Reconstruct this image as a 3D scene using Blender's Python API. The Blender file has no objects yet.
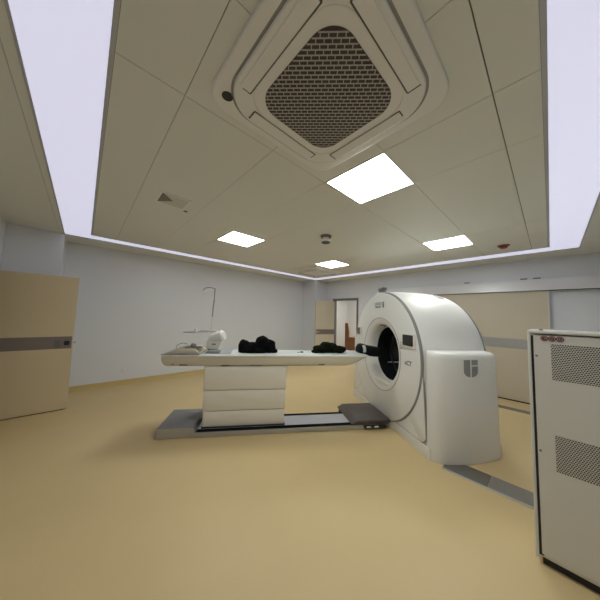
import bpy, bmesh, math, random
from mathutils import Vector, Matrix
random.seed(4)
C = bpy.context.scene.collection
PI = math.pi

# ------------------------------------------------------------------ materials
def mat(name, col, rough=.5, metal=0., spec=.5, var=.0, vscale=6., bump=0., bscale=60., emit=None, es=0., coat=0.):
    m = bpy.data.materials.new(name); m.use_nodes = True
    nt = m.node_tree; b = nt.nodes['Principled BSDF']
    b.inputs['Base Color'].default_value = (*col, 1); b.inputs['Roughness'].default_value = rough
    b.inputs['Metallic'].default_value = metal; b.inputs['Specular IOR Level'].default_value = spec
    b.inputs['Coat Weight'].default_value = coat
    tc = nt.nodes.new('ShaderNodeTexCoord')
    if var > 0:
        n = nt.nodes.new('ShaderNodeTexNoise'); n.inputs['Scale'].default_value = vscale; n.inputs['Detail'].default_value = 4
        mx = nt.nodes.new('ShaderNodeMix'); mx.data_type = 'RGBA'
        mx.inputs[6].default_value = (*[c*(1-var) for c in col], 1); mx.inputs[7].default_value = (*[min(1, c*(1+var)) for c in col], 1)
        nt.links.new(tc.outputs['Object'], n.inputs['Vector']); nt.links.new(n.outputs['Fac'], mx.inputs[0])
        nt.links.new(mx.outputs[2], b.inputs['Base Color'])
    if bump > 0:
        n = nt.nodes.new('ShaderNodeTexNoise'); n.inputs['Scale'].default_value = bscale; n.inputs['Detail'].default_value = 3
        bp = nt.nodes.new('ShaderNodeBump'); bp.inputs['Strength'].default_value = bump; bp.inputs['Distance'].default_value = .01
        nt.links.new(tc.outputs['Object'], n.inputs['Vector']); nt.links.new(n.outputs['Fac'], bp.inputs['Height'])
        nt.links.new(bp.outputs['Normal'], b.inputs['Normal'])
    if emit:
        b.inputs['Emission Color'].default_value = (*emit, 1); b.inputs['Emission Strength'].default_value = es
    return m

WALLC = (.745, .765, .81)
M = {}
M['wall'] = mat('wall_panel_paint', WALLC, .38, var=.015, vscale=1.5, bump=.02, bscale=3)
M['ceil'] = mat('ceiling_panel_paint', (.735, .735, .665), .45, var=.015, vscale=2)
M['groove'] = mat('ceiling_joint', (.20, .19, .165), .8, var=.05)
M['alu'] = mat('grey_aluminium_trim', (.50, .51, .54), .4, .3, var=.03)
M['floor'] = mat('beige_vinyl_floor', (.67, .51, .265), .5, var=.05, vscale=2.2, bump=.015, bscale=25)
M['skirt'] = mat('ochre_vinyl_skirting', (.58, .44, .19), .4, var=.04)
M['door'] = mat('beige_door_laminate', (.66, .54, .345), .42, var=.03, vscale=3)
M['slide'] = mat('pale_beige_door_laminate', (.62, .55, .425), .42, var=.03, vscale=3)
M['steel'] = mat('brushed_steel', (.46, .455, .44), .35, .4, var=.06, vscale=20)
M['trench'] = mat('trench_steel', (.20, .185, .165), .45, .35, var=.05, vscale=12)
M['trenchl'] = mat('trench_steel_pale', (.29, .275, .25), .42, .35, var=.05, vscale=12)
M['frame'] = mat('dark_steel_frame', (.17, .17, .175), .4, .3, var=.04)
M['ventmid'] = mat('diffuser_blade', (.60, .59, .52), .5, var=.01)
M['matte'] = mat('matte_black_strip', (.01, .01, .01), .9, spec=.03, var=.05)
M['band'] = mat('grey_door_band', (.24, .20, .175), .4, .35, var=.05, vscale=12)
M['rail'] = mat('satin_rail_cover', (.72, .72, .73), .32, .1, var=.02)
M['white'] = mat('white_gloss_shell', (.80, .795, .77), .42, var=.01, vscale=3)
M['white2'] = mat('warm_white_plastic', (.74, .71, .64), .4, var=.02, vscale=5)
M['cream'] = mat('cream_plastic', (.62, .56, .43), .4, var=.02, vscale=5)
M['pedestal'] = mat('pedestal_cream_paint', (.82, .78, .68), .45, var=.015)
M['greyband'] = mat('grey_gantry_band', (.26, .26, .265), .4, var=.03)
M['seam'] = mat('dark_seam', (.10, .10, .09), .7, var=.05)
M['lseam'] = mat('soft_grey_seam', (.30, .29, .27), .7, var=.05)
M['bore'] = mat('dark_bore_window', (.012, .012, .014), .25, var=.1)
M['black'] = mat('black_plastic', (.012, .012, .013), .4, var=.1)
M['cloth'] = mat('black_cloth', (.004, .004, .0045), .95, spec=.08, var=.3, vscale=25, bump=.3, bscale=40)
M['olive'] = mat('very_dark_olive_cloth', (.006, .0075, .004), .95, spec=.08, var=.3, vscale=25, bump=.3, bscale=40)
M['navy'] = mat('black_padded_vinyl', (.003, .004, .006), .6, spec=.12, var=.2, vscale=15)
M['silver'] = mat('silver_strap', (.55, .56, .56), .35, .3, var=.1, vscale=30)
M['mark'] = mat('grey_print', (.20, .20, .20), .6, var=.02)
M['shield'] = mat('grey_shield_print', (.26, .265, .27), .45, var=.02)
M['base'] = mat('table_base_grey', (.25, .25, .265), .42, .1, var=.02)
M['basereflect'] = mat('table_base_floor_reflection', (.42, .395, .34), .4, .15, var=.03)  # warm floor reflection on the base front, put into the colour
M['track'] = mat('pale_track_plate', (.55, .56, .62), .35, .15, var=.02)
M['mattop'] = mat('brown_black_cover', (.075, .058, .050), .5, var=.25, vscale=14)
M['rubber'] = mat('dark_rubber', (.02, .02, .022), .6, var=.1)
M['top'] = mat('table_top_pad', (.66, .71, .71), .35, var=.03, vscale=8)
M['paper'] = mat('white_paper', (.80, .82, .88), .7, var=.01)
M['greysheet'] = mat('grey_sheet', (.33, .34, .35), .6, var=.05)
M['chrome'] = mat('dull_chrome', (.35, .35, .35), .3, .8, var=.05)
M['cab'] = mat('cabinet_powder_coat', (.755, .735, .67), .45, var=.02, vscale=8, bump=.03, bscale=200)
M['cablight'] = mat('cabinet_edge_coat', (.72, .71, .66), .4, var=.02)
M['badge'] = mat('dark_red_enamel', (.12, .012, .02), .4, var=.05)
M['badgew'] = mat('pale_badge_print', (.45, .36, .35), .5, var=.02)
M['acw'] = mat('air_conditioner_plastic', (.80, .78, .73), .4, var=.01)
M['acgrid'] = mat('air_conditioner_mesh', (.50, .47, .42), .5, var=.03)
M['acdark'] = mat('filter_behind_mesh', (.075, .056, .052), .8, var=.15, vscale=9)
M['wood'] = mat('brown_wood', (.22, .10, .035), .5, var=.3, vscale=7)
M['red'] = mat('dark_red_plastic', (.16, .02, .015), .4, var=.05)
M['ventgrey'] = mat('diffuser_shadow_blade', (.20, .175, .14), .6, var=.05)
M['backwall'] = mat('back_room_paint', (.66, .66, .64), .6, var=.01)
M['lamp'] = mat('panel_lamp_diffuser', (.9, .9, .9), .5, var=.01, emit=(.955, 1, .965), es=21)
M['cove'] = mat('luminous_cove_film', (.7, .7, .75), .5, var=.01, emit=(.55, .56, .73), es=.90)

def perf_mat():
    # staggered round perforations in the sheet, laid out in object space (Y across, Z up)
    m = mat('perforated_sheet', (.755, .735, .67), .45); nt = m.node_tree; L = nt.links.new
    b = nt.nodes['Principled BSDF']; tc = nt.nodes.new('ShaderNodeTexCoord'); sp = nt.nodes.new('ShaderNodeSeparateXYZ')
    L(tc.outputs['Object'], sp.inputs[0])
    def mth(op, a, bb=None):
        n = nt.nodes.new('ShaderNodeMath'); n.operation = op
        for i, v in enumerate((a, bb)):
            if v is None: continue
            if isinstance(v, (int, float)): n.inputs[i].default_value = v
            else: L(v, n.inputs[i])
        return n.outputs[0]
    pw, ph = .0108, .0108
    row = mth('FLOOR', mth('DIVIDE', sp.outputs['Z'], ph))
    odd = mth('MULTIPLY', mth('FLOORED_MODULO', row, 2.), .5)
    fy = mth('SUBTRACT', mth('FRACT', mth('ADD', mth('DIVIDE', sp.outputs['Y'], pw), odd)), .5)
    fz = mth('SUBTRACT', mth('FRACT', mth('DIVIDE', sp.outputs['Z'], ph)), .5)
    d = mth('ADD', mth('MULTIPLY', fy, fy), mth('MULTIPLY', fz, fz))
    hole = mth('LESS_THAN', d, .165)
    mx = nt.nodes.new('ShaderNodeMix'); mx.data_type = 'RGBA'
    mx.inputs[6].default_value = (.755, .735, .67, 1); mx.inputs[7].default_value = (.035, .03, .026, 1)
    L(hole, mx.inputs[0]); L(mx.outputs[2], b.inputs['Base Color'])
    return m
M['perf'] = perf_mat()

# ------------------------------------------------------------------ mesh helpers
def box(bm, lo, hi, bev=0., seg=2, rot=0., axis='Z'):
    ctr = [(a+b)/2 for a, b in zip(lo, hi)]; sz = [abs(b-a) for a, b in zip(lo, hi)]
    t = bmesh.new(); bmesh.ops.create_cube(t, size=1)
    for v in t.verts: v.co = Vector((v.co.x*sz[0], v.co.y*sz[1], v.co.z*sz[2]))
    if bev > 0: bmesh.ops.bevel(t, geom=t.edges[:], offset=bev, segments=seg, affect='EDGES', profile=.5)
    mtx = Matrix.Translation(ctr) @ Matrix.Rotation(rot, 4, axis)
    t.transform(mtx); merge(bm, t); return bm
def merge(bm, t):
    me = bpy.data.meshes.new('tmp'); t.to_mesh(me); t.free(); bm.from_mesh(me); bpy.data.meshes.remove(me)
def prism(bm, pts, a0, a1, axis, bev=0., seg=3, only_end=None):
    """pts are 2D; axis 0 -> (y,z) outline extruded along x, 1 -> (x,z) along y, 2 -> (x,y) along z"""
    def P(p, a):
        return Vector({0: (a, p[0], p[1]), 1: (p[0], a, p[1]), 2: (p[0], p[1], a)}[axis])
    t = bmesh.new()
    A = [t.verts.new(P(p, a0)) for p in pts]; B = [t.verts.new(P(p, a1)) for p in pts]; n = len(pts)
    t.faces.new(A); t.faces.new(B[::-1])
    for i in range(n): t.faces.new((A[i], B[i], B[(i+1) % n], A[(i+1) % n]))
    bmesh.ops.recalc_face_normals(t, faces=t.faces[:])
    if bev > 0:
        t.verts.ensure_lookup_table(); eds = []
        for e in t.edges:
            ca = [abs(v.co[axis]-a0) < 1e-6 for v in e.verts]; cb = [abs(v.co[axis]-a1) < 1e-6 for v in e.verts]
            if (all(ca) and only_end in (None, 0)) or (all(cb) and only_end in (None, 1)): eds.append(e)
        bmesh.ops.bevel(t, geom=eds, offset=bev, segments=seg, affect='EDGES', profile=.5)
    merge(bm, t); return bm
def cyl(bm, p0, p1, r0, r1=None, n=24, caps=True):
    r1 = r0 if r1 is None else r1
    p0 = Vector(p0); p1 = Vector(p1); d = (p1-p0); L = d.length
    t = bmesh.new(); bmesh.ops.create_cone(t, cap_ends=caps, segments=n, radius1=r0, radius2=r1, depth=L)
    t.transform(Matrix.Translation((p0+p1)/2) @ d.to_track_quat('Z', 'Y').to_matrix().to_4x4()); merge(bm, t); return bm
def tube(bm, pts, r, n=10):
    pts = [Vector(p) for p in pts]; t = bmesh.new(); rings = []
    for i, p in enumerate(pts):
        d = (pts[min(i+1, len(pts)-1)]-pts[max(i-1, 0)]).normalized(); q = d.to_track_quat('Z', 'Y')
        rr = r[i] if isinstance(r, (list, tuple)) else r
        rings.append([t.verts.new(p + q @ Vector((rr*math.cos(2*PI*k/n), rr*math.sin(2*PI*k/n), 0))) for k in range(n)])
    for a, b in zip(rings, rings[1:]):
        for k in range(n): t.faces.new((a[k], a[(k+1) % n], b[(k+1) % n], b[k]))
    t.faces.new(rings[0]); t.faces.new(rings[-1][::-1]); bmesh.ops.recalc_face_normals(t, faces=t.faces[:]); merge(bm, t); return bm
def revolve(bm, prof, ctr, n=96, close=False):
    """profile (a, r) revolved about the local X axis through ctr (y, z)"""
    t = bmesh.new(); rings = []
    for a, r in prof:
        if r < 1e-6: rings.append([t.verts.new((a, ctr[0], ctr[1]))]*n)
        else: rings.append([t.verts.new((a, ctr[0]+r*math.cos(2*PI*k/n), ctr[1]+r*math.sin(2*PI*k/n))) for k in range(n)])
    prs = list(zip(rings, rings[1:]))
    if close: prs.append((rings[-1], rings[0]))
    for A, B in prs:
        for k in range(n):
            vs = []
            for v in (A[k], A[(k+1) % n], B[(k+1) % n], B[k]):
                if v not in vs: vs.append(v)
            if len(vs) > 2: t.faces.new(vs)
    bmesh.ops.recalc_face_normals(t, faces=t.faces[:]); merge(bm, t); return bm
def rrect(cx, cy, w, h, r, n=8):
    out = []
    for sx, sy, a0 in ((1, 1, 0), (-1, 1, 90), (-1, -1, 180), (1, -1, 270)):
        for k in range(n+1):
            a = math.radians(a0+90*k/n); out.append((cx+sx*(w/2-r)+r*math.cos(a), cy+sy*(h/2-r)+r*math.sin(a)))
    return out
def lump(bm, ctr, rad, seed, amp=.12, sub=4):
    rnd = random.Random(seed); ph = [(rnd.uniform(2, 6), rnd.uniform(2, 6), rnd.uniform(2, 6), rnd.uniform(0, 6)) for _ in range(6)]
    t = bmesh.new(); bmesh.ops.create_icosphere(t, subdivisions=sub, radius=1)
    for v in t.verts:
        p = v.co.copy(); s = 1+amp*sum(math.sin(a*p.x+d)*math.cos(b*p.y-d)*math.sin(c*p.z+2*d) for a, b, c, d in ph)/1.6
        v.co = Vector((ctr[0]+p.x*rad[0]*s, ctr[1]+p.y*rad[1]*s, max(ctr[2]+p.z*rad[2]*s, 0)))
    merge(bm, t); return bm
def BM(): return bmesh.new()

# ------------------------------------------------------------------ object helpers
class Frame:
    def __init__(s, o, th): s.o = Vector(o); s.th = th; s.m = Matrix.Translation(s.o) @ Matrix.Rotation(th, 4, 'Z')
ROOM = Frame((0, 0, 0), 0)
TH = math.radians(-33.46)
SCAN = Frame((.715, 3.208, 0), TH)       # local X runs along the couch towards the gantry, local Y away from us
OFF = {}
def finish(name, bm, m, smooth=True, ang=35):
    me = bpy.data.meshes.new(name); bm.to_mesh(me); bm.free(); me.materials.append(m)
    if smooth:
        for p in me.polygons: p.use_smooth = True
        me.set_sharp_from_angle(angle=math.radians(ang))
    o = bpy.data.objects.new(name, me); C.objects.link(o); return o
def thing(name, label, cat, fr, pos, group=None, kind=None):
    o = bpy.data.objects.new(name, None); C.objects.link(o); o.empty_display_size = .1
    o.matrix_world = fr.m @ Matrix.Translation(pos); o['label'] = label; o['category'] = cat
    if group: o['group'] = group
    if kind: o['kind'] = kind
    OFF[o.name] = Vector(pos); return o
def part(name, bm, m, parent, label=None, smooth=True, ang=35):
    off = OFF[parent.name]; bm.transform(Matrix.Translation(-off)); o = finish(name, bm, m, smooth, ang)
    o.parent = parent; OFF[o.name] = off
    if label: o['label'] = label
    return o
def solo(name, label, cat, fr, pos, bm, m, group=None, kind=None, smooth=True, ang=35):
    bm.transform(Matrix.Translation(-Vector(pos))); o = finish(name, bm, m, smooth, ang)
    o.matrix_world = fr.m @ Matrix.Translation(pos); OFF[o.name] = Vector(pos)
    if label: o['label'] = label
    if cat: o['category'] = cat
    if group: o['group'] = group
    if kind: o['kind'] = kind
    return o
def struct(name, bm, m, label, cat='room', pos=(0, 0, 0), smooth=False):
    return solo(name, label, cat, ROOM, pos, bm, m, kind='structure', smooth=smooth)
def copy_tree(o, parent=None):
    c = o.copy(); C.objects.link(c); OFF[c.name] = OFF.get(o.name, Vector())
    if parent: c.parent = parent
    for ch in list(o.children): copy_tree(ch, c)
    return c
def text(s, size, m, parent, name, mtx, ext=.0006, off=.001):
    cu = bpy.data.curves.new('t', 'FONT'); cu.body = s; cu.size = size; cu.extrude = ext; cu.offset = off; cu.align_x = 'CENTER'; cu.align_y = 'CENTER'
    ob = bpy.data.objects.new('t', cu); C.objects.link(ob); dg = bpy.context.evaluated_depsgraph_get(); dg.update()
    me = bpy.data.meshes.new_from_object(ob.evaluated_get(dg)); me.name = name
    bpy.data.objects.remove(ob); me.transform(mtx); me.materials.clear(); me.materials.append(m)
    o = bpy.data.objects.new(name, me); C.objects.link(o); return o

# ------------------------------------------------------------------ the room
XW, XE, YS, YN, HC = -.91, 6.25, -.95, 5.95, 2.72
b = BM(); box(b, (XW-3, YS-.15, -.1), (XE+3.2, YN+1.2, 0)); struct('floor', b, M['floor'], 'glossy beige vinyl floor across the scanner room', 'floor')
b = BM(); box(b, (XW-.15, YN, 0), (XE+.15, YN+.15, HC+.15)); struct('wall_north', b, M['wall'], 'long pale grey panel wall behind the patient table', 'wall')
b = BM()
box(b, (XE, YS, 0), (XE+.15, 4.10, HC+.15)); box(b, (XE, 5.03, 0), (XE+.15, YN, HC+.15)); box(b, (XE, 4.10, 2.10), (XE+.15, 5.03, HC+.15))
box(b, (XE-.012, 2.02, 0), (XE, 2.028, 2.11))
struct('wall_east', b, M['wall'], 'pale grey wall behind the gantry with the open doorway', 'wall')
b = BM(); box(b, (XW-.15, YS-.15, 0), (XE+.15, YS, HC+.15)); struct('wall_south', b, M['wall'], 'pale grey wall behind the camera', 'wall')
b = BM()
box(b, (XW-.15, YS, 0), (XW, 4.12, HC+.15)); box(b, (XW-.15, 4.98, 0), (XW, YN, HC+.15)); box(b, (XW-.15, 4.12, 2.02), (XW, 4.98, HC+.15))
struct('wall_west', b, M['wall'], 'pale grey wall beside the left door', 'wall')
b = BM(); box(b, (5.66, 5.33, 0), (XE, YN, HC), .004, 1); struct('wall_northeast', b, M['wall'], 'pale grey boxed column in the far corner', 'column')
b = BM(); box(b, (XW, 5.36, 0), (-.31, YN, HC), .004, 1); struct('wall_northwest', b, M['wall'], 'pale grey boxed column behind the left door', 'column')

# skirtings
b = BM(); prism(b, [(YN, 0), (YN-.045, 0), (YN-.02, .02), (YN-.012, .05), (YN-.01, .10), (YN, .10)], -.31, 5.66, 0)
struct('baseboard_north', b, M['skirt'], 'ochre vinyl skirting along the long wall', 'baseboard')
b = BM(); box(b, (XE-.012, 2.0, 0), (XE, 4.05, .10)); box(b, (XE-.012, 5.08, 0), (XE, 5.33, .10)); box(b, (XE-.012, YS, 0), (XE, -.15, .10))
struct('baseboard_east', b, M['skirt'], 'ochre skirting below the doorway wall', 'baseboard')
b = BM(); box(b, (5.648, 5.318, 0), (XE-.012, 5.33, .10)); box(b, (5.648, 5.33, 0), (5.66, YN-.045, .10))
struct('baseboard_northeast', b, M['skirt'], 'ochre skirting round the far corner column', 'baseboard')
b = BM(); box(b, (XW, 5.348, 0), (-.298, 5.36, .10)); box(b, (-.31, 5.36, 0), (-.298, YN-.045, .10))
struct('baseboard_northwest', b, M['skirt'], 'ochre skirting round the left column', 'baseboard')
b = BM(); box(b, (XW, YS, 0), (XE, YS+.012, .10)); struct('baseboard_south', b, M['skirt'], 'ochre skirting behind the camera', 'baseboard')

# ceiling: outer soffit, luminous cove, suspended inner field of panels
OX0, OX1, OY0, OY1 = -.31, 5.655, -.345, 5.345        # outer edge of the cove
IX0, IX1, IY0, IY1 = .0, 5.36, -.03, 5.09             # inner field
b = BM()
for lo, hi in (((XW, YS), (OX0, YN)), ((OX1, YS), (XE, YN)), ((OX0, YS), (OX1, OY0)), ((OX0, OY1), (OX1, YN))):
    box(b, (lo[0], lo[1], HC), (hi[0], hi[1], HC+.10))
box(b, (XW-.15, YS-.15, HC+.12), (XE+.15, YN+.15, HC+.2))
struct('ceiling', b, M['ceil'], 'beige grey perimeter ceiling soffit outside the glowing band', 'ceiling')
b = BM()
box(b, (5.10, OY0-.6, HC-.0015), (5.104, OY0, HC)); box(b, (XE-.6, .25, HC-.0015), (XE, .254, HC))
box(b, (OX0-.012, YS, HC-.003), (OX0, OY1+.012, HC)); box(b, (OX0-.06, YS, HC-.0015), (OX0-.056, OY1+.06, HC))
box(b, (OX1, OY0, HC-.003), (OX1+.012, OY1, HC)); box(b, (OX0, OY1, HC-.003), (OX1, OY1+.012, HC)); box(b, (OX0, OY0-.012, HC-.003), (OX1, OY0, HC))
struct('trim_1', b, M['alu'], 'thin grey edge trim of the soffit around the glowing band', 'trim')
b = BM()
for lo, hi in (((OX0, OY0), (IX0, OY1)), ((IX1, OY0), (OX1, OY1)), ((IX0, OY0), (IX1, IY0)), ((IX0, IY1), (IX1, OY1))):
    box(b, (lo[0], lo[1], HC+.001), (hi[0], hi[1], HC+.02))
solo('cove_light', 'lavender white glowing band framing the inner ceiling field', 'light', ROOM, ((OX0+OX1)/2, (OY0+OY1)/2, HC+.001), b, M['cove'], smooth=False)
ZI = 2.716
b = BM(); xs = [IX0+.02, .33, .94, 1.52, 2.08, 3.87, 4.42, IX1-.02]; g = .0016
ys = [IY0+.02, .17, .79, 1.36, IY1-.02]
for i in range(len(xs)-1):
    for j in range(len(ys)-1):
        g0 = g if j != 0 else g
        box(b, (xs[i]+g, ys[j]+(.004 if j == 1 else g), ZI), (xs[i+1]-g, ys[j+1]-g, ZI+.03))
o = struct('ceiling_field', b, M['ceil'], 'beige grey panelled inner ceiling field inside the glowing band', 'ceiling')
b = BM(); box(b, (IX0+.01, IY0+.01, ZI+.008), (IX1-.01, IY1-.01, ZI+.035)); struct('ceiling_backing', b, M['groove'], 'dark joints between the ceiling panels', 'ceiling')
b = BM()
for lo, hi in (((IX0, IY0), (IX0+.02, IY1)), ((IX1-.02, IY0), (IX1, IY1)), ((IX0, IY0), (IX1, IY0+.02)), ((IX0, IY1-.02), (IX1, IY1))):
    box(b, (lo[0], lo[1], ZI-.0005), (hi[0], hi[1], ZI+.04))
struct('trim_2', b, M['alu'], 'grey aluminium edge round the inner ceiling field', 'trim')

# back room behind the doorway and corridor behind the left door
b = BM()
box(b, (9.0, 3.0, 0), (9.1, 7.2, 2.6)); box(b, (XE+.15, 6.45, 0), (9.0, 6.55, 2.6)); box(b, (XE+.15, 2.9, 0), (9.1, 3.0, 2.6)); box(b, (XE+.15, 2.9, 2.6), (9.1, 6.55, 2.7))
struct('wall_back_room', b, M['backwall'], 'white walls of the room seen through the far doorway', 'wall')
b = BM(); box(b, (7.75, 6.1, 0), (7.85, 6.45, 2.6)); struct('trim_3', b, M['backwall'], 'white wall return seen through the far doorway', 'trim')
b = BM()
box(b, (-2.6, 3.4, 0), (-2.5, 5.7, 2.5)); box(b, (-2.5, 3.4, 0), (XW-.15, 3.5, 2.5)); box(b, (-2.5, 5.6, 0), (XW-.15, 5.7, 2.5)); box(b, (-2.6, 3.4, 2.5), (XW-.15, 5.7, 2.6))
struct('wall_corridor', b, M['backwall'], 'white corridor walls beyond the left door', 'wall')

# ------------------------------------------------------------------ doors
def room_thing(name, label, cat, pos, th=0., kind=None):
    return thing(name, label, cat, Frame(pos, th), (0, 0, 0), kind=kind)
# left door leaf, standing open at a right angle to the west wall
d = room_thing('door_1', 'wide open beige door leaf with a dark grey band at left', 'door', (-.91, 5.0, 0), kind='structure')
b = BM(); box(b, (0, -.02, .012), (.815, .025, 1.985), .002, 1); part('leaf', b, M['door'], d)
b = BM(); box(b, (.815, -.021, .012), (.832, .026, 1.985), .002, 1); part('edge_strip', b, M['slide'], d, 'pale edge strip')
b = BM(); box(b, (0, -.024, .905), (.815, -.02, 1.085), .001, 1); bd = part('band', b, M['band'], d, 'dark grey brown band')
b = BM(); box(b, (.635, -.028, .925), (.70, -.024, 1.03), .002, 1); box(b, (.64, -.045, .985), (.70, -.028, 1.0), .005, 2); part('handle', b, M['frame'], d)
b = BM(); box(b, (.73, -.045, .98), (.80, -.024, .998), .005, 2); box(b, (.735, -.03, .955), (.79, -.024, 1.02), .002, 1); part('handle', b, M['black'], d)
b = BM(); box(b, (.832, -.008, .98), (.86, .006, 1.0), .003, 1); part('latch', b, M['chrome'], d)
b = BM(); box(b, (.02, .0, .0), (.80, .006, .012)); part('bottom_seal', b, M['rubber'], d)
b = BM()
box(b, (XW-.16, 4.06, 0), (XW+.015, 4.12, 2.08)); box(b, (XW-.16, 4.98, 0), (XW+.0, 5.03, 2.08)); box(b, (XW-.16, 4.12, 2.02), (XW+.015, 4.98, 2.08))
struct('trim_4', b, M['steel'], 'steel frame round the left doorway', 'trim')

# far doorway: steel frame and swung leaf
b = BM()
box(b, (XE-.02, 4.06, 0), (XE+.16, 4.115, 2.12), .003, 1); box(b, (XE-.02, 5.02, 0), (XE+.16, 5.06, 2.12), .003, 1); box(b, (XE-.02, 4.115, 2.055), (XE+.16, 5.02, 2.12), .003, 1)
struct('trim_5', b, M['frame'], 'grey steel frame round the far doorway', 'trim')
ang = math.atan2(5.20-5.00, 5.52-6.22)
d = thing('door_2', 'beige door leaf with a grey band standing open near the far corner', 'door', Frame((6.205, 4.995, 0), ang), (0, 0, 0), kind='structure')
b = BM(); box(b, (0, -.0, .01), (.73, .045, 2.03), .003, 1); part('leaf', b, M['slide'], d)
b = BM(); box(b, (.0, .045, .93), (.70, .05, 1.09), .001, 1); box(b, (.0, -.005, .93), (.70, .0, 1.09), .001, 1); part('band', b, M['band'], d, 'grey band')
b = BM(); cyl(b, (.67, .05, 1.01), (.67, .07, 1.01), .035); box(b, (.58, .07, 1.0), (.69, .085, 1.02), .005, 2); part('handle', b, M['steel'], d)

# big sliding door on the east wall
d = thing('door_3', 'large pale beige sliding door with a grey band behind the gantry', 'door', Frame((XE-.075, 1.0, 0), 0), (0, 0, 0), kind='structure')
b = BM(); box(b, (0, -.98, .02), (.055, 1.0, 2.14), .004, 1); part('leaf', b, M['slide'], d)
b = BM(); box(b, (-.004, -1.0, .0), (.06, -.98, 2.14), .003, 1); part('edge_strip', b, M['cablight'], d, 'pale vertical edge strip')
b = BM(); box(b, (-.005, -.98, 1.0), (0, 1.0, 1.19), .001, 1); part('band', b, M['steel'], d, 'grey steel band')
b = BM(); box(b, (-.004, -.98, .0), (.04, 1.0, .02)); part('bottom_seal', b, M['rubber'], d)
r = thing('door_rail', 'long satin steel rail cover above the sliding door', 'rail', Frame((XE, .9, 2.11), 0), (0, 0, 0), kind='structure')
b = BM(); prism(b, [(0, .0), (-.12, .0), (-.12, .02), (-.09, .215), (0, .225)], -1.84, 2.35, 1); part('cover', b, M['rail'], r)
b = BM(); box(b, (-.118, -1.84, -.006), (-.0, 2.35, 0)); part('lip', b, M['seam'], r)
b = BM()
for y in (.1, .28, 1.2):
    box(b, (XE-.012, y, 2.345), (XE, y+.10, 2.362))
struct('trim_6', b, M['seam'], 'short dark slots in the wall just above the rail cover', 'trim')

# trench covers set in the floor, parallel to the east wall
t = thing('floor_trench_cover', 'grey metal cable trench cover running from the gantry to the cabinet', 'trench cover', ROOM, (2.9, .2, 0))
b = BM(); box(b, (2.80, .44, 0), (3.03, .80, .006), .002, 1); part('cover_plate', b, M['trench'], t)
b = BM(); box(b, (2.80, -.94, 0), (3.03, .436, .006), .002, 1); part('cover_plate', b, M['trenchl'], t)
b = BM(); box(b, (2.775, -.94, 0), (2.80, .80, .008), .002, 1); part('edge_angle', b, M['steel'], t, 'paler edge angle')
t = thing('floor_trench_cover', 'thin grey metal strip in the floor along the sliding door', 'trench cover', ROOM, (5.58, .6, 0))
b = BM(); box(b, (5.5, -.9, 0), (5.66, 2.4, .005), .002, 1); part('cover_plate', b, M['trench'], t)

# outlet on the long wall
o = thing('wall_outlet', 'small white socket low on the long wall', 'socket', ROOM, (.68, YN, .30))
b = BM(); box(b, (.64, YN-.012, .26), (.72, YN, .34), .004, 2); part('plate', b, M['wall'], o)
b = BM(); box(b, (.665, YN-.014, .28), (.695, YN-.0115, .32), .001, 1); part('socket_face', b, M['white2'], o)

# ------------------------------------------------------------------ ceiling lights
def lamp(label, x, y, grp='square ceiling light panels'):
    t = thing('ceiling_light', label, 'light', ROOM, (x, y, ZI), grp)
    b = BM(); s = .27
    for lo, hi in (((-s-.008, -s-.008), (-s, s+.008)), ((s, -s-.008), (s+.008, s+.008)), ((-s, -s-.008), (s, -s)), ((-s, s), (s, s+.008))):
        box(b, (x+lo[0], y+lo[1], ZI-.006), (x+hi[0], y+hi[1], ZI))
    part('frame', b, M['acw'], t, smooth=False)
    b = BM(); box(b, (x-s, y-s, ZI-.004), (x+s, y+s, ZI)); part('diffuser', b, M['lamp'], t, smooth=False)
    return t
lamp('largest glowing square ceiling panel, beside the near air conditioner', 1.80, 1.065)
lamp('glowing square ceiling panel left of centre, above the table end', 1.80, 3.405)
lamp('glowing square ceiling panel furthest away, by the far corner vent', 4.14, 3.405)
lamp('glowing square ceiling panel on the right, above the gantry', 4.14, 1.065)
# unseen light panel, added to brighten the back room
b = BM(); box(b, (7.6, 4.4, 2.58), (8.2, 5.0, 2.6)); M['backfill'] = mat('back_room_fill', (.9, .9, .9), .5, var=.01, emit=(1, .98, .94), es=32)
solo('ceiling_light', 'unseen light panel added to brighten the room behind the far doorway', 'light', ROOM, (7.9, 4.7, 2.58), b, M['backfill'], smooth=False)

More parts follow.
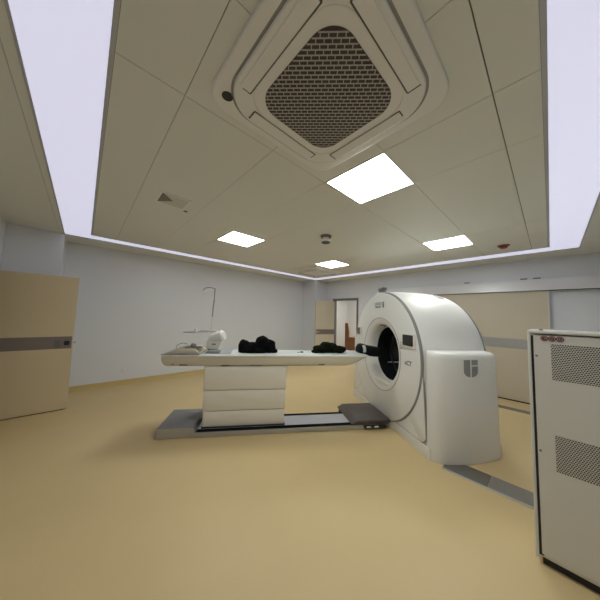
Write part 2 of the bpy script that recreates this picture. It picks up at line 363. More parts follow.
# ------------------------------------------------------------------ air conditioner cassettes
def cassette(label, cx, cy, shut=False, grp='ceiling air conditioner cassettes'):
    t = thing('air_conditioner', label, 'air conditioner', ROOM, (cx, cy, ZI), grp)
    b = BM(); prism(b, rrect(cx, cy, .975, .975, .13), ZI-.022, ZI, 2, .012, 3, 0); part('surround', b, M['acw'], t)
    b = BM(); prism(b, rrect(cx, cy, .84, .84, .20, 12), ZI-.038, ZI-.018, 2, .010, 4, 0); f = part('fascia', b, M['acw'], t)
    # groove between the two and the ring round the grille
    def ring(w, r, z, wd):
        A = rrect(cx, cy, w, w, r, 12); B = rrect(cx, cy, w-2*wd, w-2*wd, r-wd, 12); q = BM()
        va = [q.verts.new((x, y, z)) for x, y in A]; vb = [q.verts.new((x, y, z)) for x, y in B]
        vc = [q.verts.new((x, y, z+.004)) for x, y in A]; vd = [q.verts.new((x, y, z+.004)) for x, y in B]
        n = len(A)
        for i in range(n):
            j = (i+1) % n; q.faces.new((va[i], va[j], vb[j], vb[i])); q.faces.new((va[i], vc[i], vc[j], va[j])); q.faces.new((vb[i], vb[j], vd[j], vd[i]))
        bmesh.ops.recalc_face_normals(q, faces=q.faces[:]); return q
    part('joint', ring(.865, .205, ZI-.0235, .012), M['lseam'], t)
    part('grille_frame', ring(.655, .14, ZI-.0405, .006), M['ceil'], t)
    # louvres: four long flaps outlined by dark slots
    for k in range(4):
        m = Matrix.Translation((cx, cy, 0)) @ Matrix.Rotation(k*PI/2, 4, 'Z')
        q = BM(); y0, y1, hl = (.375, .40, .33) if shut else (.330, .395, .255)
        box(q, (-hl, y0-(.025 if shut else .003), ZI-.0405), (hl, y0+.004, ZI-.036)); box(q, (-hl-.004, y0, ZI-.0405), (-hl+.004, y1, ZI-.036))
        box(q, (hl-.004, y0, ZI-.0405), (hl+.002, y1-.02, ZI-.036))
        q.transform(m); sl = part('air_slot', q, M['seam'], t, smooth=False)
        q = BM(); box(q, (-hl+.004, y0+.004, ZI-.0430), (hl-.004, y1, ZI-.037), .002, 1); q.transform(m)
        lv = part('louvre', q, M['acw'], sl)
    # grille: dark filter and a fine lattice turned 45 degrees
    if shut:
        q = BM(); prism(q, rrect(cx, cy, .60, .60, .06), ZI-.042, ZI-.037, 2, .003, 1, 0); part('closed_panel', q, M['acw'], t); return t
    W = .555; R = .125
    q = BM(); prism(q, rrect(cx, cy, W, W, R, 12), ZI-.0405, ZI-.037, 2); part('filter', q, M['acdark'], t, smooth=False)
    def inside(u, v):
        x = (u+v)/math.sqrt(2); y = (v-u)/math.sqrt(2)     # diagonal axes -> square axes
        ax, ay = abs(x), abs(y); h = W/2
        if ax > h or ay > h: return False
        if ax > h-R and ay > h-R: return (ax-h+R)**2+(ay-h+R)**2 <= R*R
        return True
    q = BM(); pv, pu, w = .0215, .036, .0026
    def dbar(u0, v0, u1, v1, ww):
        p = [(u0, v0), (u1, v1)]; dx, dy = u1-u0, v1-v0; L = math.hypot(dx, dy); nx, ny = -dy/L*ww, dx/L*ww
        co = [(u0+nx, v0+ny), (u1+nx, v1+ny), (u1-nx, v1-ny), (u0-nx, v0-ny)]
        P2 = [(cx+(a+c)/math.sqrt(2), cy+(c-a)/math.sqrt(2)) for a, c in co]
        lo = [q.verts.new((x, y, ZI-.0430)) for x, y in P2]; hi = [q.verts.new((x, y, ZI-.0405)) for x, y in P2]
        q.faces.new(lo)
        for i in range(4): q.faces.new((lo[i], hi[i], hi[(i+1) % 4], lo[(i+1) % 4]))
    for i in range(-19, 20):
        v = i*pv
        us = [u*.002 for u in range(-200, 201) if inside(u*.002, v)]
        if not us: continue
        dbar(us[0], v, us[-1], v, w)
        k0 = int(us[0]/pu)-1
        for k in range(k0, -k0+2):
            u = k*pu+(pu/2 if i % 2 else 0)
            if inside(u, v) and inside(u, v+pv): dbar(u, v, u, v+pv, .0022)
    bmesh.ops.recalc_face_normals(q, faces=q.faces[:]); part('grille', q, M['acgrid'], t, smooth=False)
    q = BM(); cyl(q, (cx-.405, cy+.372, ZI-.0235), (cx-.405, cy+.372, ZI-.021), .030, n=32)
    part('sensor_cap', q, M['black'], t, 'round black cap')
    return t
cassette('large square ceiling air conditioner with a dark mesh grille overhead', .90, .80)
cassette('air conditioner in the ceiling by the far corner', 4.60, 4.31, True)

# ------------------------------------------------------------------ small ceiling fittings
t = thing('ceiling_diffuser', 'small square ceiling air vent with one dark triangular blade left of the lights', 'vent', ROOM, (.635, 2.78, ZI))
b = BM(); cx, cy = .635, 2.78
for s, w, z in ((.152, .022, .006),):
    for lo, hi in (((-s, -s), (-s+w, s)), ((s-w, -s), (s, s)), ((-s+w, -s), (s-w, -s+w)), ((-s+w, s-w), (s-w, s))):
        box(b, (cx+lo[0], cy+lo[1], ZI-z), (cx+hi[0], cy+hi[1], ZI), .001, 1)
part('frame', b, M['white'], t, 'paler frame', smooth=False)
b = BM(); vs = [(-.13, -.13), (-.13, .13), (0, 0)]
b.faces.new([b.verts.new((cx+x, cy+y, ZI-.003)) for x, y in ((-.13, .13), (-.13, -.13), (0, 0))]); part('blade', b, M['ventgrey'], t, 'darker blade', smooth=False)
for tri in (((-.13, -.13), (.13, -.13), (0, 0)), ((.13, -.13), (.13, .13), (0, 0)), ((.13, .13), (-.13, .13), (0, 0))):
    b = BM(); b.faces.new([b.verts.new((cx+x, cy+y, ZI-.003-(.0)))for x, y in tri]); part('blade', b, M['ventmid'], t, smooth=False)
b = BM(); box(b, (.795, 2.94, ZI-.004), (.835, 2.975, ZI), .001, 1)
solo('ceiling_clip', 'tiny dark clip on the ceiling beside the air diffuser', 'clip', ROOM, (.815, 2.957, ZI), b, M['seam'])
SX, SY = 2.60, 2.27
t = thing('smoke_detector', 'small two tier detector hanging from the ceiling centre', 'detector', ROOM, (SX, SY, ZI))
b = BM(); cyl(b, (SX, SY, ZI-.025), (SX, SY, ZI), .075, .085, 32); part('mount', b, M['ventgrey'], t)
b = BM(); cyl(b, (SX, SY, ZI-.065), (SX, SY, ZI-.025), .035, .045, 24); part('neck', b, M['acw'], t)
b = BM(); cyl(b, (SX, SY, ZI-.095), (SX, SY, ZI-.065), .06, .085, 32); part('head', b, M['acw'], t)
b = BM(); cyl(b, (SX, SY, ZI-.105), (SX, SY, ZI-.095), .065, .065, 32); part('cap', b, M['seam'], t)
t = thing('alarm_lamp', 'small dark red round fitting on the ceiling at right', 'detector', ROOM, (4.81, .47, ZI))
b = BM(); cyl(b, (4.81, .47, ZI-.012), (4.81, .47, ZI), .075, .08, 32); part('mount', b, M['red'], t)
b = BM(); cyl(b, (4.81, .47, ZI-.045), (4.81, .47, ZI-.012), .04, .06, 32); part('lens', b, M['red'], t)

# ------------------------------------------------------------------ CT gantry
U0 = 3.03; VC = .30; ZC = .97; F0 = 3.0
g = thing('ct_gantry', 'white ring shaped computed tomography gantry standing on the beige floor', 'scanner', SCAN, (U0+.45, VC, 0))
def tomb(R, z0, cr=.0, zc=.97, n=64, half=None):
    half = half or R
    pts = []
    for k in range(n+1):
        a = PI*k/n; pts.append((VC+R*math.cos(a), zc+R*math.sin(a)))
    if cr:
        for s in (-1, 1):
            rng = range(0, 9)
            for k in rng:
                a = (PI+ (PI/2)*k/8) if s < 0 else (1.5*PI+(PI/2)*k/8)
                pts.append((VC+s*(half-cr)+cr*math.cos(a), z0+cr+cr*math.sin(a)))
    else: pts += [(VC-half, z0), (VC+half, z0)]
    return pts
# housing: outer shell lofted over depth, with a bore through it
def shell():
    t = BM(); n = 128
    def outline(R, z0):
        o = tomb(R, z0, .03, n=96); return o
    secs = [(3.035, .94), (3.05, .945), (3.30, .95), (3.62, .945), (3.80, .93), (3.90, .91), (3.96, .88), (3.985, .84)]
    rings = [[t.verts.new((u, y, z)) for y, z in outline(R, .02)] for u, R in secs]
    m = len(rings[0])
    for A, B in zip(rings, rings[1:]):
        for k in range(m): t.faces.new((A[k], A[(k+1) % m], B[(k+1) % m], B[k]))
    # front and back annular faces: connect by angle to the bore circle
    for rg, u, rb in ((rings[0], secs[0][0], .50), (rings[-1], secs[-1][0], .40)):
        inner = []
        for v in rg:
            a = math.atan2(v.co.z-.98, v.co.y-VC); inner.append(t.verts.new((u, VC+rb*math.cos(a), .97+rb*math.sin(a))))
        for k in range(m): t.faces.new((rg[k], rg[(k+1) % m], inner[(k+1) % m], inner[k]))
    bmesh.ops.recalc_face_normals(t, faces=t.faces[:]); return t
part('housing', shell(), M['white'], g)
def annulus_panel(outl, ri, u0, u1, zc=.98):
    t = BM(); m = len(outl)
    f = [t.verts.new((u0+.006, VC+(y-VC)*1.0, z)) for y, z in outl]; f2 = [t.verts.new((u0, VC+(y-VC)*.992, ZC+(z-ZC)*.992)) for y, z in outl]
    bk = [t.verts.new((u1, y, z)) for y, z in outl]; inn = []; ib = []
    for y, z in outl:
        a = math.atan2(z-zc, y-VC); inn.append(t.verts.new((u0, VC+ri*math.cos(a), zc+ri*math.sin(a)))); ib.append(t.verts.new((u1, VC+ri*math.cos(a), zc+ri*math.sin(a))))
    for A, B in ((bk, f), (f, f2), (f2, inn), (inn, ib), (ib, bk)):
        for k in range(m): t.faces.new((A[k], A[(k+1) % m], B[(k+1) % m], B[k]))
    bmesh.ops.recalc_face_normals(t, faces=t.faces[:]); return t
part('skirt_panel', annulus_panel(tomb(.925, .12, .09, half=.972), .60, 3.019, 3.045), M['white'], g)
part('skirt_joint', annulus_panel(tomb(.93, .112, .095, half=.980), .62, 3.0235, 3.042), M['lseam'], g)
# ring cover with the flared mouth
prof = [(3.03, .925), (3.003, .922), (2.998, .90), (3.0, .56), (3.002, .535), (3.010, .505), (3.022, .472), (3.040, .447), (3.08, .422), (3.15, .402), (3.17, .40)]
b = BM(); revolve(b, prof, (VC, ZC), 128)
# the mouth sits a little above the centre of the rim
for v in b.verts:
    r = math.hypot(v.co.y-VC, v.co.z-ZC)
    if r < .7: v.co.z += .002
part('ring_cover', b, M['white'], g, ang=50)
b = BM(); revolve(b, [(3.002, .543), (2.9985, .541), (2.9985, .536), (3.003, .534)], (VC, .972), 128, True); part('mouth_joint', b, M['lseam'], g)
b = BM(); revolve(b, [(3.010, .918), (3.003, .923), (3.005, .931), (3.012, .938), (3.034, .941), (3.034, .918)], (VC, ZC), 128, True); part('side_band', b, M['greyband'], g, 'grey band round the ring cover')
b = BM(); revolve(b, [(3.145, .406), (3.17, .400), (3.50, .395), (3.80, .40), (3.985, .40)], (VC, .972), 128)
part('bore_tunnel', b, M['bore'], g, 'dark tunnel lining')
b = BM(); revolve(b, [(3.40, .382), (3.40, .378), (3.43, .378), (3.43, .382)], (VC, .972), 96, True); part('scan_window', b, M['rubber'], g)
b = BM(); box(b, (3.55, VC-.16, .70), (3.97, VC+.16, .72), .004, 1); box(b, (3.55, VC-.02, .60), (3.97, VC+.02, .70)); part('rear_support', b, M['greyband'], g, 'grey bar inside the tunnel')
b = BM(); revolve(b, [(3.895, .912), (3.898, .919), (3.925, .905), (3.925, .90)], (VC, ZC), 128, True); part('rear_joint', b, M['greyband'], g)
# plinth and the two side covers
b = BM(); prism(b, rrect((3.012+3.95)/2, VC, .938, 2.07, .02), .0, .115, 2, .008, 2, 1); pl_ = part('plinth', b, M['white2'], g)
def side_cover(s):
    P = [(3.030, .985), (3.030, 1.01), (3.038, 1.055), (3.07, 1.095), (3.11, 1.125), (3.17, 1.143), (3.26, 1.155), (3.36, 1.160), (3.46, 1.160), (3.58, 1.155), (3.70, 1.143), (3.80, 1.125), (3.88, 1.095), (3.925, 1.05), (3.94, 1.0), (3.94, .92)]
    pts = [(u, VC+s*d) for u, d in P]
    zs = [(.003, -.006), (.03, 0), (.6, 0), (1.0, 0), (1.085, -.0), (1.112, -.004), (1.132, -.014), (1.145, -.032), (1.150, -.055)]
    t = BM(); rings = []
    cxu = 3.48
    for z, off in zs:
        ring = []
        for u, v in pts:
            d = abs(v-VC); dd = d+off if d > .95 else d
            uu = u-max(0, u-3.3)*(.05+.05*z)
            if off and z > .5: uu = cxu+(uu-cxu)*(1+off*1.9)
            ring.append(t.verts.new((uu, VC+s*dd, z)))
        rings.append(ring)
    m = len(pts)
    for A, B in zip(rings, rings[1:]):
        for k in range(m): t.faces.new((A[k], A[(k+1) % m], B[(k+1) % m], B[k]))
    t.faces.new(rings[-1]); t.faces.new(rings[0][::-1]); bmesh.ops.recalc_face_normals(t, faces=t.faces[:])
    return t
cov = part('side_cover', side_cover(-1), M['white'], g, ang=60)
part('side_cover', side_cover(1), M['white'], g, ang=60)
# shield logo on the near side cover (three pieces)
vs_ = VC-1.1605
def decal(pts, nm='logo'):
    q = BM(); prism(q, pts, vs_-.0015, vs_+.001, 1); return q
def logo_shapes(x0, z1, w, h):
    """left limb, upper right block and lower right limb of the shield"""
    L = [(x0, z1), (x0+.46*w, z1), (x0+.46*w, z1-h)]
    for k in range(9):
        a = math.radians(180+90*(1-k/8)) ; L.append((x0+.46*w+.46*w*math.cos(a), z1-.66*h+.34*h*math.sin(a)))
    R = [(x0+.56*w, z1), (x0+w, z1), (x0+w, z1-.30*h), (x0+.56*w, z1-.30*h)]
    Q = [(x0+.56*w, z1-.38*h), (x0+w, z1-.38*h)]
    for k in range(9):
        a = math.radians(-90*k/8); Q.append((x0+.56*w+.44*w*math.cos(a), z1-.66*h+.34*h*math.sin(a)))
    return L, R, Q
for sh in logo_shapes(3.340, 1.083, .172, .182):
    part('shield_mark', decal(sh), M['shield'], cov, 'grey shield shaped mark', smooth=False)
# front text and screens. glyph plane faces local -X (towards the couch end)
def facing(u, v, z): return Matrix.Translation(Vector((u, v, z))-OFF[g.name]) @ Matrix(((0, 0, -1, 0), (-1, 0, 0, 0), (0, 1, 0, 0), (0, 0, 0, 1)))
o = text('UNITED', .062, M['lseam'], g, 'lettering', facing(2.9975, .36, 1.728)); o.parent = g
o = text('IMAGING', .045, M['lseam'], g, 'lettering', facing(2.9975, .36, 1.680)); o.parent = g
b = BM()
for sh in logo_shapes(0, 0, .045, .09):
    prism(b, [(-x+.225, z+1.755) for x, z in sh], 2.9965, 2.9985, 0)
part('small_mark', b, M['mark'], g, smooth=False)
o = text('uCT', .075, M['mark'], g, 'lettering', facing(2.9975, -.40, .955), .0006, .003); o.parent = g
b = BM(); prism(b, rrect(-.415, 1.235, .27, .18, .02), 2.982, 3.0, 0, .004, 2, 0); sc = part('control_panel', b, M['white2'], g)
b = BM(); prism(b, rrect(-.415, 1.240, .205, .135, .006), 2.979, 2.983, 0); part('screen', b, M['bore'], sc, 'black display')
for k in range(3): b = BM(); cyl(b, (3.0, -.255, 1.19-.035*k), (2.992, -.255, 1.20-.035*k), .010, n=16); part('button', b, M['greyband'], sc)
b = BM(); prism(b, rrect(1.04, 1.262, .16, .15, .015), 2.984, 3.0, 0, .003, 2, 0); sc = part('control_panel', b, M['white2'], g)
b = BM(); prism(b, rrect(1.06, 1.262, .125, .12, .006), 2.981, 2.985, 0); part('screen', b, M['frame'], sc, 'dark grey display')
b = BM(); box(b, (3.04, .29, 1.95), (3.11, .45, 1.992), .006, 2); part('camera_box', b, M['frame'], g, 'small grey box on top of the ring')
b = BM(); box(b, (3.045, .31, 1.895), (3.10, .42, 1.952)); part('camera_foot', b, M['mark'], g)
b = BM(); box(b, (3.055, .27, 1.380), (3.10, .41, 1.398), .004, 2); part('laser_port', b, M['wood'], g, 'small brown laser port')
b = BM(); t_ = [(VC+.398*math.cos(math.radians(-31.5+dd)), .972+.398*math.sin(math.radians(-31.5+dd))) for dd in (-1, 1)]
q0, q1 = t_; prism(b, [q0, q1, (q1[0]-.012, q1[1]+.006), (q0[0]-.012, q0[1]+.006)], 3.33, 3.62, 0); part('bore_strip', b, M['rail'], g, 'pale strip inside the tunnel')

# vent patch on the rear shoulder of the drum
def patch(u0, u1, ang0, ang1, R0, R1):
    t = BM(); A = []; B = []
    for k in range(9):
        a = math.radians(ang0+(ang1-ang0)*k/8)
        A.append(t.verts.new((u0, VC-R0*math.sin(a), ZC+R0*math.cos(a)))); B.append(t.verts.new((u1, VC-R1*math.sin(a), ZC+R1*math.cos(a))))
    for k in range(8): t.faces.new((A[k], A[k+1], B[k+1], B[k]))
    bmesh.ops.recalc_face_normals(t, faces=t.faces[:]); return t
part('top_vent', patch(3.66, 3.78, 16, 27, .9505, .9395), M['lseam'], g, 'grey vent patch')

# ------------------------------------------------------------------ patient table
tb = thing('patient_table', 'long cream and white patient table on a low grey base', 'table', SCAN, (1.4, .27, 0))
b = BM(); prism(b, [(0, 0), (.44, 0), (.445, .06), (.42, .125), (.41, .13), (.03, .13), (.018, .125)], 0, .56, 1, .006, 2); e = part('end_block', b, M['base'], tb)
b = BM(); box(b, (.42, 0, 0), (2.98, .42, .062), .006, 2); part('base_rail', b, M['base'], tb)
b = BM(); box(b, (.46, .03, .062), (2.96, .39, .068), .002, 1); part('track_plate', b, M['track'], tb, 'pale blue grey plate')
for y in (.004, .352):
    b = BM(); box(b, (.46, y, .062), (2.6, y+.058, .071)); part('track_strip', b, M['matte'], tb, 'black strip')
b = BM(); prism(b, [(.01, .004), (2.94, .004), (2.94, .056), (.448, .056), (.43, .118), (.022, .118)], -.004, .001, 1, .002, 1, 0); part('reflection_plate', b, M['basereflect'], tb, 'side plate with the warm floor reflection painted in')  # thin plate added to carry the floor's reflected tint as colour
# three telescoping sections of the pedestal
for i, (z0, z1, gr) in enumerate(((.085, .272, .0), (.279, .527, .006), (.534, .829, .012))):
    b = BM(); prism(b, rrect((.50+1.535)/2, .30, 1.035+2*gr-.01, .44+2*gr, .02), z0, z1, 2, .006, 2); part('pedestal_section', b, M['pedestal'], tb)
b = BM(); box(b, (.52, .10, .06), (1.51, .50, .79)); part('pedestal_core', b, M['seam'], tb)
b = BM(); box(b, (.50, .075, .066), (1.54, .53, .085)); part('pedestal_foot', b, M['rubber'], tb, 'black foot plate')
# couch top: body with upswept end, and pad
prf = [(-.015, .962), (-.018, .93), (-.005, .885), (.02, .848), (.06, .832), (2.36, .832), (2.45, .848), (2.56, .895), (2.64, .938), (2.68, .955), (2.68, .966), (-.015, .966)]
b = BM(); prism(b, prf, .06, .54, 1, .014, 3); ct = part('couch_body', b, M['cream'], tb, 'cream couch body')
b = BM(); box(b, (.0, .052, .950), (2.68, .548, .968), .006, 2); box(b, (0, .05, .962), (.36, .06, .97)); part('couch_rim', b, M['white2'], tb, 'white upper rim')
b = BM(); box(b, (.43, .075, .966), (2.70, .525, .974), .004, 2); part('couch_pad', b, M['top'], tb, 'pale blue green pad')
b = BM(); box(b, (.70, .054, .838), (.80, .062, .850), .002, 1); box(b, (1.06, .054, .838), (1.22, .062, .848), .002, 1); box(b, (.80, .056, .842), (2.02, .062, .846)); box(b, (1.97, .05, .842), (2.06, .062, .856), .003, 1)
part('underside_slot', b, M['seam'], tb, 'dark slot')
b = BM(); box(b, (.20, .055, .840), (.30, .0615, .858), .003, 1); part('release_latch', b, M['band'], tb)
b = BM(); box(b, (.11, .055, .85), (.14, .0615, .862), .003, 1); part('screw', b, M['band'], tb)
b = BM(); box(b, (.80, .10, .79), (1.40, .50, .835)); part('couch_carriage', b, M['white2'], tb)
# dark step cover at the gantry end of the base
sc = thing('step_cover', 'dark brown step cover on the table base beside the gantry', 'cover', SCAN, (2.7, .29, 0))
b = BM(); prism(b, [(2.43, .075), (2.51, .118), (2.53, .122), (2.985, .122), (2.99, .075)], -.02, .60, 1, .01, 2); part('cover', b, M['mattop'], sc)
b = BM(); box(b, (2.46, .43, 0), (2.98, .60, .075)); part('foot', b, M['rubber'], sc)
b = BM(); box(b, (2.60, -.045, .028), (2.92, -.015, .058)); part('cable_chain', b, M['black'], sc)
for u in (2.63, 2.74):
    b = BM(); box(b, (u, -.05, .036), (u+.06, -.04, .056), .002, 1); part('cable_tag', b, M['rail'], sc, 'pale tag')

# ------------------------------------------------------------------ things on the table
ZT = .974
def on(name, label, cat, pos, bm, m, **k): return solo(name, label, cat, SCAN, pos, bm, m, **k)
def bundle(name, label, u, v, lumps, m, seed):
    t = BM()
    for i, (du, dv, dz, ru, rv, rz) in enumerate(lumps): lump(t, (u+du, v+dv, ZT+dz), (ru, rv, rz), seed+i, .07, 4)
    for vv in t.verts: vv.co.z = max(vv.co.z, ZT+.0005)
    o = solo(name, label, 'bag', SCAN, (u, v, ZT), t, m); r = o.modifiers.new('blend', 'REMESH'); r.mode = 'VOXEL'; r.voxel_size = .008; r.use_smooth_shade = True
    s = o.modifiers.new('soft', 'SMOOTH'); s.iterations = 3
    return o
bundle('black_bundle', 'bunched black cloth bundle in the middle of the patient table', 1.15, .30,
       [(-.19, 0, .07, .085, .10, .105), (-.06, .0, .06, .09, .12, .085), (.06, .02, .105, .105, .12, .125), (.15, -.01, .085, .10, .11, .10), (.22, -.02, .02, .055, .06, .04), (-.05, -.05, .03, .22, .08, .045)], M['cloth'], 11)
bundle('black_bundle', 'low dark heap of cloth on the table near the gantry', 2.18, .30,
       [(-.12, 0, .05, .12, .10, .06), (-.03, .02, .07, .10, .11, .085), (.06, 0, .065, .08, .10, .075), (.16, -.02, .05, .10, .09, .055), (-.2, -.02, .015, .06, .07, .03)], M['olive'], 31)
# head holder on the end of the couch, reaching into the mouth
hh = thing('head_holder', 'black padded head holder at the table end reaching into the gantry', 'head holder', SCAN, (2.78, .30, ZT-.02))
def loft(secs, n=32):
    t = BM(); R = []
    for u, zc, rv, rz in secs: R.append([t.verts.new((u, .30+rv*math.cos(2*PI*k/n), max(zc+rz*math.sin(2*PI*k/n), zc-rz*.62))) for k in range(n)])
    for A, B in zip(R, R[1:]):
        for k in range(n): t.faces.new((A[k], A[(k+1) % n], B[(k+1) % n], B[k]))
    t.faces.new(R[0]); t.faces.new(R[-1][::-1]); bmesh.ops.recalc_face_normals(t, faces=t.faces[:]); return t
part('shell', loft([(2.625, 1.015, .05, .035), (2.637, 1.02, .09, .060), (2.665, 1.028, .125, .083), (2.69, 1.030, .13, .086), (2.72, 1.026, .125, .082), (2.79, .995, .12, .094), (2.88, .984, .115, .092), (2.965, .978, .10, .084), (2.985, .978, .06, .045)]), M['navy'], hh)
b = BM(); prism(b, rrect(2.85, .30, .20, .16, .05), .945, .957, 2); part('tongue', b, M['black'], hh)
def strap(u0, u1, a0, a1, off=.003):
    t = BM(); A = []; B = []
    for k in range(9):
        a = math.radians(a0+(a1-a0)*k/8)
        A.append(t.verts.new((u0, .30-(.129+off)*math.cos(a), 1.028+(.085+off)*math.sin(a)))); B.append(t.verts.new((u1, .30-(.131+off)*math.cos(a), 1.029+(.086+off)*math.sin(a))))
    for k in range(8): t.faces.new((A[k], A[k+1], B[k+1], B[k]))
    return t
part('strap', strap(2.668, 2.712, -20, 50), M['silver'], hh, 'silver strap')
# small dark clips, crumpled tissue, papers
b = BM(); box(b, (1.755, .27, ZT), (1.80, .30, ZT+.018), .005, 2); box(b, (1.715, .28, ZT), (1.745, .30, ZT+.009), .003, 1)
on('clip', 'tiny dark clip lying between the two black heaps', 'clip', (1.76, .285, ZT), b, M['band'])
b = BM(); lump(b, (2.49, .36, ZT+.01), (.04, .04, .022), 77, .2, 3)
for v in b.verts: v.co.z = max(v.co.z, ZT+.0005)
on('tissue', 'crumpled white tissue beside the head holder', 'tissue', (2.49, .36, ZT), b, M['paper'])
b = BM()
prism(b, [(.655, ZT+.002), (.80, ZT+.002), (.84, ZT+.085), (.695, ZT+.085)], .14, .144, 1)
on('paper_card', 'folded white paper card propped beside the black bundle', 'paper', (.74, .14, ZT), b, M['paper'], smooth=False)
b = BM(); prism(b, [(.46, ZT), (.72, ZT), (.74, ZT+.03), (.52, ZT+.04)], .16, .27, 1, .004, 1)
on('folded_sheet', 'dark grey folded sheet lying in front of the white injector', 'sheet', (.58, .21, ZT), b, M['greysheet'])
# cream wedge cushion with dark under edge
t = thing('wedge_cushion', 'cream wedge cushion with dark lower edge at the left table end', 'cushion', SCAN, (.18, .30, .968))
b = BM(); prism(b, [(-.01, .978), (.14, 1.035), (.36, 1.04), (.42, .99), (.42, .978)], .10, .50, 1, .008, 2); part('pad', b, M['cream'], t)
b = BM(); box(b, (-.02, .062, .969), (.42, .52, .978), .002, 1); part('tray', b, M['mark'], t, 'dark tray')
b = BM(); tube(b, [(.0, .535, .974), (.0, .535, 1.02), (.05, .535, 1.055), (.10, .53, 1.062), (.15, .52, 1.05)], .005, 8)
on('cable', 'thin grey cable arching over the wedge cushion', 'cable', (.05, .535, .974), b, M['greyband'])
b = BM(); box(b, (.22, .16, 1.040), (.42, .34, 1.052), .004, 1); lump(b, (.31, .22, 1.070), (.035, .03, .028), 3, .1, 3); box(b, (.36, .14, 1.045), (.44, .20, 1.07), .006, 2)
on('hand_controller', 'small dark grey hand controller lying on the wedge cushion', 'controller', (.32, .25, 1.04), b, M['greyband'])
# infusion pole with a round tray and the white injector head
t = thing('infusion_pole', 'thin grey infusion pole with a hooked top clamped to the table', 'pole', SCAN, (.485, .30, ZT))
b = BM(); tube(b, [(.487, .44, ZT), (.486, .44, 1.45)], .0052, 10); part('lower_tube', b, M['rail'], t)
b = BM(); tube(b, [(.486, .44, 1.45), (.490, .44, 1.60), (.500, .44, 1.70), (.500, .44, 1.86)], .0085, 10); part('upper_tube', b, M['chrome'], t)
b = BM(); tube(b, [(.500, .44, 1.855), (.44, .44, 1.872), (.38, .44, 1.865), (.345, .44, 1.84), (.335, .44, 1.81)], [.005, .006, .007, .006, .003], 8); part('hook', b, M['chrome'], t)
b = BM(); tube(b, [(.500, .44, 1.85), (.46, .40, 1.83), (.41, .37, 1.80), (.37, .35, 1.765), (.36, .345, 1.785)], [.0045]*4+[.003], 8); part('hook', b, M['rail'], t)
b = BM(); box(b, (.45, .40, ZT), (.52, .48, ZT+.035), .006, 2); part('clamp', b, M['band'], t)
t = thing('contrast_injector', 'white contrast injector head with a round drum beside the pole', 'injector', SCAN, (.56, .34, ZT))
b = BM(); prism(b, [(.46, 1.02), (.61, 1.0), (.66, 1.10), (.64, 1.19), (.52, 1.20), (.46, 1.12)], .28, .38, 1, .012, 3); part('body', b, M['pedestal'], t)
b = BM(); cyl(b, (.505, .33, 1.150), (.665, .29, 1.195), .055, .078, 40); cyl(b, (.665, .29, 1.195), (.69, .284, 1.202), .078, .058, 40); part('drum', b, M['white'], t)
b = BM(); tube(b, [(.56, .33, ZT), (.56, .33, 1.02)], .016, 12); box(b, (.51, .28, ZT), (.62, .38, ZT+.012), .003, 1); part('stem', b, M['greyband'], t)
b = BM(); box(b, (.53, .2785, 1.07), (.58, .281, 1.09)); part('name_plate', b, M['band'], t)
b = BM(); cyl(b, (.30, .33, 1.232), (.30, .33, 1.240), .16, .15, 48); part('tray', b, M['greyband'], t, 'thin round grey tray')
b = BM(); box(b, (.36, .32, 1.236), (.58, .35, 1.268), .006, 2); part('arm', b, M['white2'], t)
b = BM(); cyl(b, (.30, .33, 1.24), (.30, .33, 1.28), .022, .016, 20); part('knob', b, M['white'], t)

# ------------------------------------------------------------------ cabinet at the right
cb = thing('electrical_cabinet', 'grey white metal power cabinet with perforated panels at right front', 'cabinet', ROOM, (2.45, -.28, 0))
CX = 2.20
b = BM(); box(b, (CX+.02, -.66, .04), (CX+.52, .107, 1.425), .004, 1); part('body', b, M['cab'], cb)
b = BM(); box(b, (CX-.004, .094, .04), (CX+.03, .110, 1.44), .003, 1); part('side_post', b, M['cablight'], cb, 'pale side post')
b = BM(); box(b, (CX+.004, .074, .06), (CX+.03, .094, 1.42)); part('door_gap', b, M['rubber'], cb)
b = BM(); box(b, (CX, -.645, .07), (CX+.02, .082, 1.425), .003, 1); dr = part('front_panel', b, M['cab'], cb)
b = BM(); box(b, (CX-.006, -.665, 1.434), (CX+.525, .110, 1.454), .005, 2); part('top_cap', b, M['cablight'], cb)
b = BM(); cyl(b, (CX+.01, .045, 1.452), (CX+.01, .045, 1.466), .012, .009, 16); part('lifting_nut', b, M['chrome'], cb)
for z0, z1 in ((1.148, 1.371), (.595, .812)):
    b = BM(); box(b, (CX-.0012, -.56, z0), (CX+.002, .004, z1)); part('perforated_vent', b, M['perf'], dr, 'perforated vent', smooth=False)
for z in (1.289, .693):
    b = BM(); cyl(b, (CX+.0, .070, z), (CX-.004, .070, z), .0065, n=16); part('screw', b, M['band'], dr)
b = BM(); box(b, (CX+.03, -.63, 0), (CX+.50, .08, .045)); part('plinth', b, M['rubber'], cb)
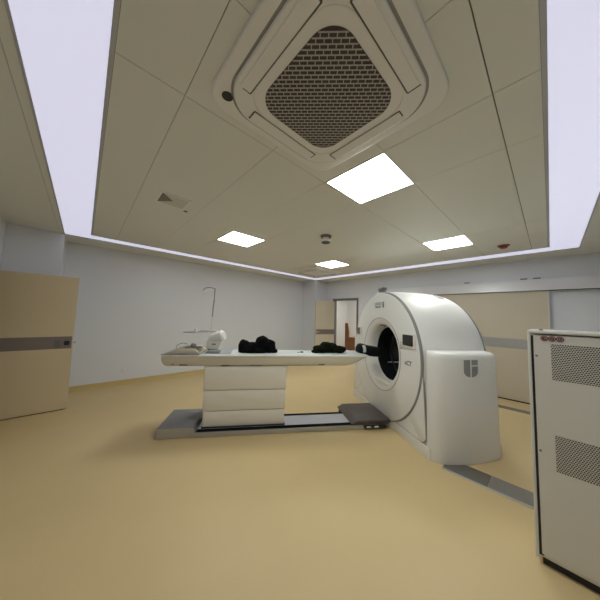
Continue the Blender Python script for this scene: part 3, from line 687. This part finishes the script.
for k in range(3):
    y = .031-.034*k; z = 1.404
    b = BM(); cyl(b, (CX+.0, y, z), (CX-.0025, y, z), .0178, n=32); bd = part('badge', b, M['badge'], dr, 'round dark red badge')
    b = BM(); revolve(b, [(CX-.0025, .0135), (CX-.0034, .0135), (CX-.0034, .0105), (CX-.0025, .0105)], (y, z), 32, True)
    if k == 0: box(b, (CX-.0034, y-.006, z-.002), (CX-.0024, y+.001, z+.005))
    if k == 1: box(b, (CX-.0034, y-.001, z-.008), (CX-.0024, y+.001, z+.006), rot=.7, axis='X')
    if k == 2: box(b, (CX-.0034, y-.006, z-.005), (CX-.0024, y+.006, z-.002)); box(b, (CX-.0034, y+.001, z), (CX-.0024, y+.006, z+.005))
    part('badge_print', b, M['badgew'], bd, smooth=False)

# ------------------------------------------------------------------ wooden desk seen through the doorway
t = thing('wooden_desk', 'brown wooden desk with a tall side panel beyond the far doorway', 'desk', ROOM, (7.6, 5.25, 0))
b = BM(); box(b, (7.58, 4.6, .68), (8.1, 5.42, .74), .004, 1); part('desk_top', b, M['wood'], t)
b = BM(); box(b, (7.60, 4.65, .0), (8.08, 5.40, .68), .003, 1); part('desk_body', b, M['wood'], t)
b = BM(); prism(b, [(5.53, 0), (5.53, 1.28), (5.42, 1.28), (5.36, .95), (5.36, 0)], 7.60, 7.66, 0, .003, 1); part('side_panel', b, M['wood'], t)

# ------------------------------------------------------------------ world, camera, view
w = bpy.data.worlds.new('dim'); bpy.context.scene.world = w; w.use_nodes = True
w.node_tree.nodes['Background'].inputs[0].default_value = (.05, .05, .055, 1); w.node_tree.nodes['Background'].inputs[1].default_value = .3
cam = bpy.data.cameras.new('camera'); co = bpy.data.objects.new('camera', cam); C.objects.link(co)
Rm = Matrix(((0.73130827, -0.07237209, -0.6781965), (-0.68134472, -0.03240488, -0.73124503), (0.03094485, 0.99685114, -0.0730083)))
co.matrix_world = Matrix.Translation((0, 0, 1.5)) @ Rm.to_4x4()
cam.sensor_width = 36; cam.sensor_fit = 'HORIZONTAL'; cam.lens = 232.4/600*36; cam.shift_y = -1/600; cam.clip_start = .02
bpy.context.scene.camera = co
s = bpy.context.scene
s.view_settings.view_transform = 'Standard'; s.view_settings.look = 'None'; s.view_settings.exposure = 0; s.view_settings.gamma = 1
s.view_settings.use_curve_mapping = False
